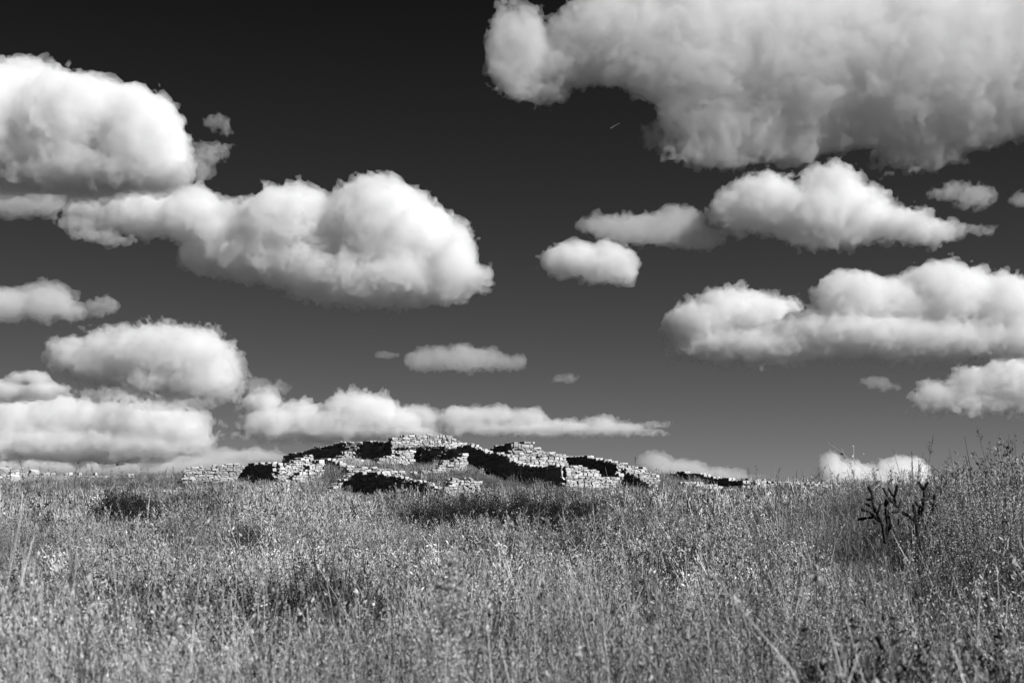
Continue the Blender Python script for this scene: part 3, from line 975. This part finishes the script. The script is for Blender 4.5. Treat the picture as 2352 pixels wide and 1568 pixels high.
for i in range(16):
    px = 1850 + 480 * (i + rq.random() * .8) / 16
    Y = rq.uniform(25, 33)
    tall_weed('thin dry weed spike poking above the brush along the right skyline', px, Y, None, rq.uniform(1128, 1158), rq.uniform(.12, .24), rq.randint(10, 18), .005, seed=130 + i, leaf=.02, lmat=M_BROWN, per=7, lean=rq.uniform(-.2, .2), group='weed spikes along the right skyline')
for i in range(12):
    px = 60 + 400 * (i + rq.random() * .8) / 12
    Y = rq.uniform(60, 66)
    tall_weed('faint curling weed above the left skyline grass', px, Y, None, rq.uniform(1126, 1142), rq.uniform(.2, .35), rq.randint(6, 10), .010, seed=160 + i, leaf=.04, lmat=M_BROWN, per=5, lean=rq.uniform(-.3, .3), group='faint weeds along the left skyline')
nears = [
 ('pale feathery plume nearest the middle of the foreground', 1075, 5.2, 1330, .34, 110, M_PALE, .05),
 ('second pale plume right beside the middle foreground plume', 1115, 5.6, 1400, .30, 90, M_PALE, -.05),
 ('dark bare stem at lower left reaching up through the grass', 150, 5.4, 1400, .10, 6, M_STEM, .12),
 ('dark stem crossing right of the lower left bare stem', 190, 5.8, 1480, .10, 6, M_STEM, .18),
 ('pale bent stalk in the lower left field', 480, 8.0, 1480, .10, 5, M_PALE, -.3),
 ('pale straight stalk right of the bent one at lower left', 548, 9.5, 1470, .10, 6, M_PALE, .05),
 ('bleached stalk low in the middle right field', 1620, 10, 1420, .10, 6, M_PALE, .1),
 ('bleached leaning stalk in front of the cacti', 1940, 13, 1350, .10, 6, M_PALE, .2),
 ('dark seeded stem in the lower right field', 2046, 9, 1415, .10, 24, M_STEM, .05),
 ('dark seeded stem beside the twiggy growth right of centre', 1130, 9.5, 1445, .08, 22, M_STEM, .04),
 ('pale blurred stalk at the lower right corner', 2380, 6, 1450, .16, 14, M_PALE, -.1),
 ('pale blurred stalk at the bottom left of centre', 360, 5, 1470, .3, 80, M_PALE, .08),
]
for i, (lb, px, Y, row, w, n, m, ln) in enumerate(nears):
    tall_weed(lb, px, Y, None, row, w, n, .004, mat=m, seed=60 + i, leaf=.011, per=16, lean=ln, name='grass_stalk', group='single stalks in the near field')


# ------------------------------------------------------------------ cholla cacti
def cactus_segment(a, b, r, rs, parent, base):
    a, b = np.array(a), np.array(b)
    L = np.linalg.norm(b - a)
    t = (b - a) / L
    u = np.cross(t, [0.2, 1, 0.3]); u /= np.linalg.norm(u)
    w = np.cross(t, u)
    rings, sides = max(6, int(L / .016)), 10
    V = []
    for i in range(rings + 1):
        s = i / rings
        prof = min(1, (min(s, 1 - s) * L / r) ** .5 + .25)
        for k in range(sides):
            an = (k + .5 * (i % 2)) * 2 * math.pi / sides
            rr = r * prof * (1.14 if (k + i) % 2 else .86) * rs.uniform(.93, 1.07)
            V.append(a + t * L * s + (u * math.cos(an) + w * math.sin(an)) * rr)
    F = []
    for i in range(rings):
        for k in range(sides):
            k2 = (k + 1) % sides
            F.append((i * sides + k, i * sides + k2, (i + 1) * sides + k2, (i + 1) * sides + k))
    F.append(tuple(range(sides))[::-1]); F.append(tuple(rings * sides + k for k in range(sides)))
    o = mesh_from('stem_segment', np.array(V) - base, F, M_CACTUS, parent)
    S = Bits()
    V = np.array(V)
    sel = V[rs.rand(len(V)) < .7]
    c = a + ((sel - a) @ t)[:, None] * t
    d = sel - c; d /= np.linalg.norm(d, axis=1)[:, None] + 1e-6
    for _ in range(2):
        dd = d + rs.normal(size=d.shape) * .5
        dd /= np.linalg.norm(dd, axis=1)[:, None]
        e = np.cross(dd, rs.normal(size=d.shape)); e /= np.linalg.norm(e, axis=1)[:, None]
        S.quads(sel - base - e * .0006, sel - base + e * .0006, sel - base + dd * .016 + e * .0002, sel - base + dd * .016 - e * .0002)
    S.mesh('spines', [M_SPINE], True, o)


def cactus(label, foot_px, Y, segs, seed):
    rs = np.random.RandomState(seed)
    root = bpy.data.objects.new('cholla_cactus', None); link(root)
    f = foot(foot_px, Y); root.location = f
    tag(root, label, 'cactus', 'cholla cacti on the right')
    base = np.array(f)
    def P(c, dy): return np.array(at((1950 + c[0] / 4.276) * SC, (1000 + c[1] / 4.276) * SC, Y + dy))
    dep = {}
    for (x0, y0, x1, y1, w) in segs:
        d0 = dep.setdefault((x0, y0), rs.uniform(-.04, .04)); d1 = dep.setdefault((x1, y1), d0 + rs.uniform(-.09, .09))
        cactus_segment(P((x0, y0), d0), P((x1, y1), d1), 1.35 * w / 4.276 * SC / FPX * Y / 2, rs, root, base)


cactus('left cholla cactus of many dark spiny arms on the right slope', 2165, 21.5, [
    (905,1400,870,1180,26), (905,1400,925,1200,24), (905,1400,960,1180,22), (870,1180,815,1080,24), (815,1080,775,985,22), (775,935,775,985,22), (775,935,765,880,26), (765,880,722,792,20), (775,937,698,935,18),
    (815,1080,830,1065,22), (830,1065,860,975,20), (870,1180,790,1120,22), (790,1120,740,1060,20), (740,1060,700,1050,20), (700,1050,648,1040,22), (790,1120,715,1128,18), (715,1128,610,1148,20), (810,1190,770,1150,20), (760,1010,695,975,20), (760,1010,815,1080,18),
    (925,1200,905,1015,22), (905,1015,918,920,26), (905,1015,940,945,20), (960,1180,920,1040,18), (930,910,985,975,20), (930,910,875,808,17), (985,975,1042,1022,20), (1000,920,1010,985,20), (1010,985,1042,1022,18), (1000,920,932,815,17), (1000,920,1030,782,20), (1042,1022,1074,945,18), (1042,1022,1052,1055,14), (1052,1055,972,1072,20), (970,1240,950,1150,20), (1040,1200,1045,1130,14)], 71)
cactus('right cholla cactus with a forked arm held highest on the right slope', 2240, 21.7, [
    (1240,1330,1225,1162,24), (1225,1162,1150,1110,24), (1150,1110,1075,1065,24), (1225,1162,1285,1085,30), (1285,1085,1300,1000,28), (1300,1000,1305,920,30), (1305,920,1303,840,18), (1303,840,1246,742,17), (1303,840,1356,746,19), (1305,930,1280,945,24), (1210,1090,1192,980,20), (1225,1162,1210,1090,22), (1255,1110,1255,1015,18), (1255,1015,1215,950,20), (1255,1015,1285,1000,16),
    (1300,1340,1340,1190,22), (1340,1190,1390,1055,18), (1390,1055,1448,985,18), (1400,1010,1412,950,20), (1390,1055,1400,1010,18), (1412,950,1420,875,22), (1400,1010,1362,945,16), (1390,1055,1420,1090,16), (1540,1205,1615,1140,16)], 72)


# ------------------------------------------------------------------ distant vapour trail
B = Bits()
B.tube([at(1490 * SC, 314 * SC, 8200), at(1497 * SC, 309.5 * SC, 8210), at(1505 * SC, 305 * SC, 8220), at(1513 * SC, 301 * SC, 8230)], 3.2, 1.2, 0, 6)
vt = B.mesh('vapour_trail', [grey_mat('vapour', .10, .14)], True)
tag(vt, 'tiny pale vapour trail in the dark sky left of the torn fringe', 'vapour trail')
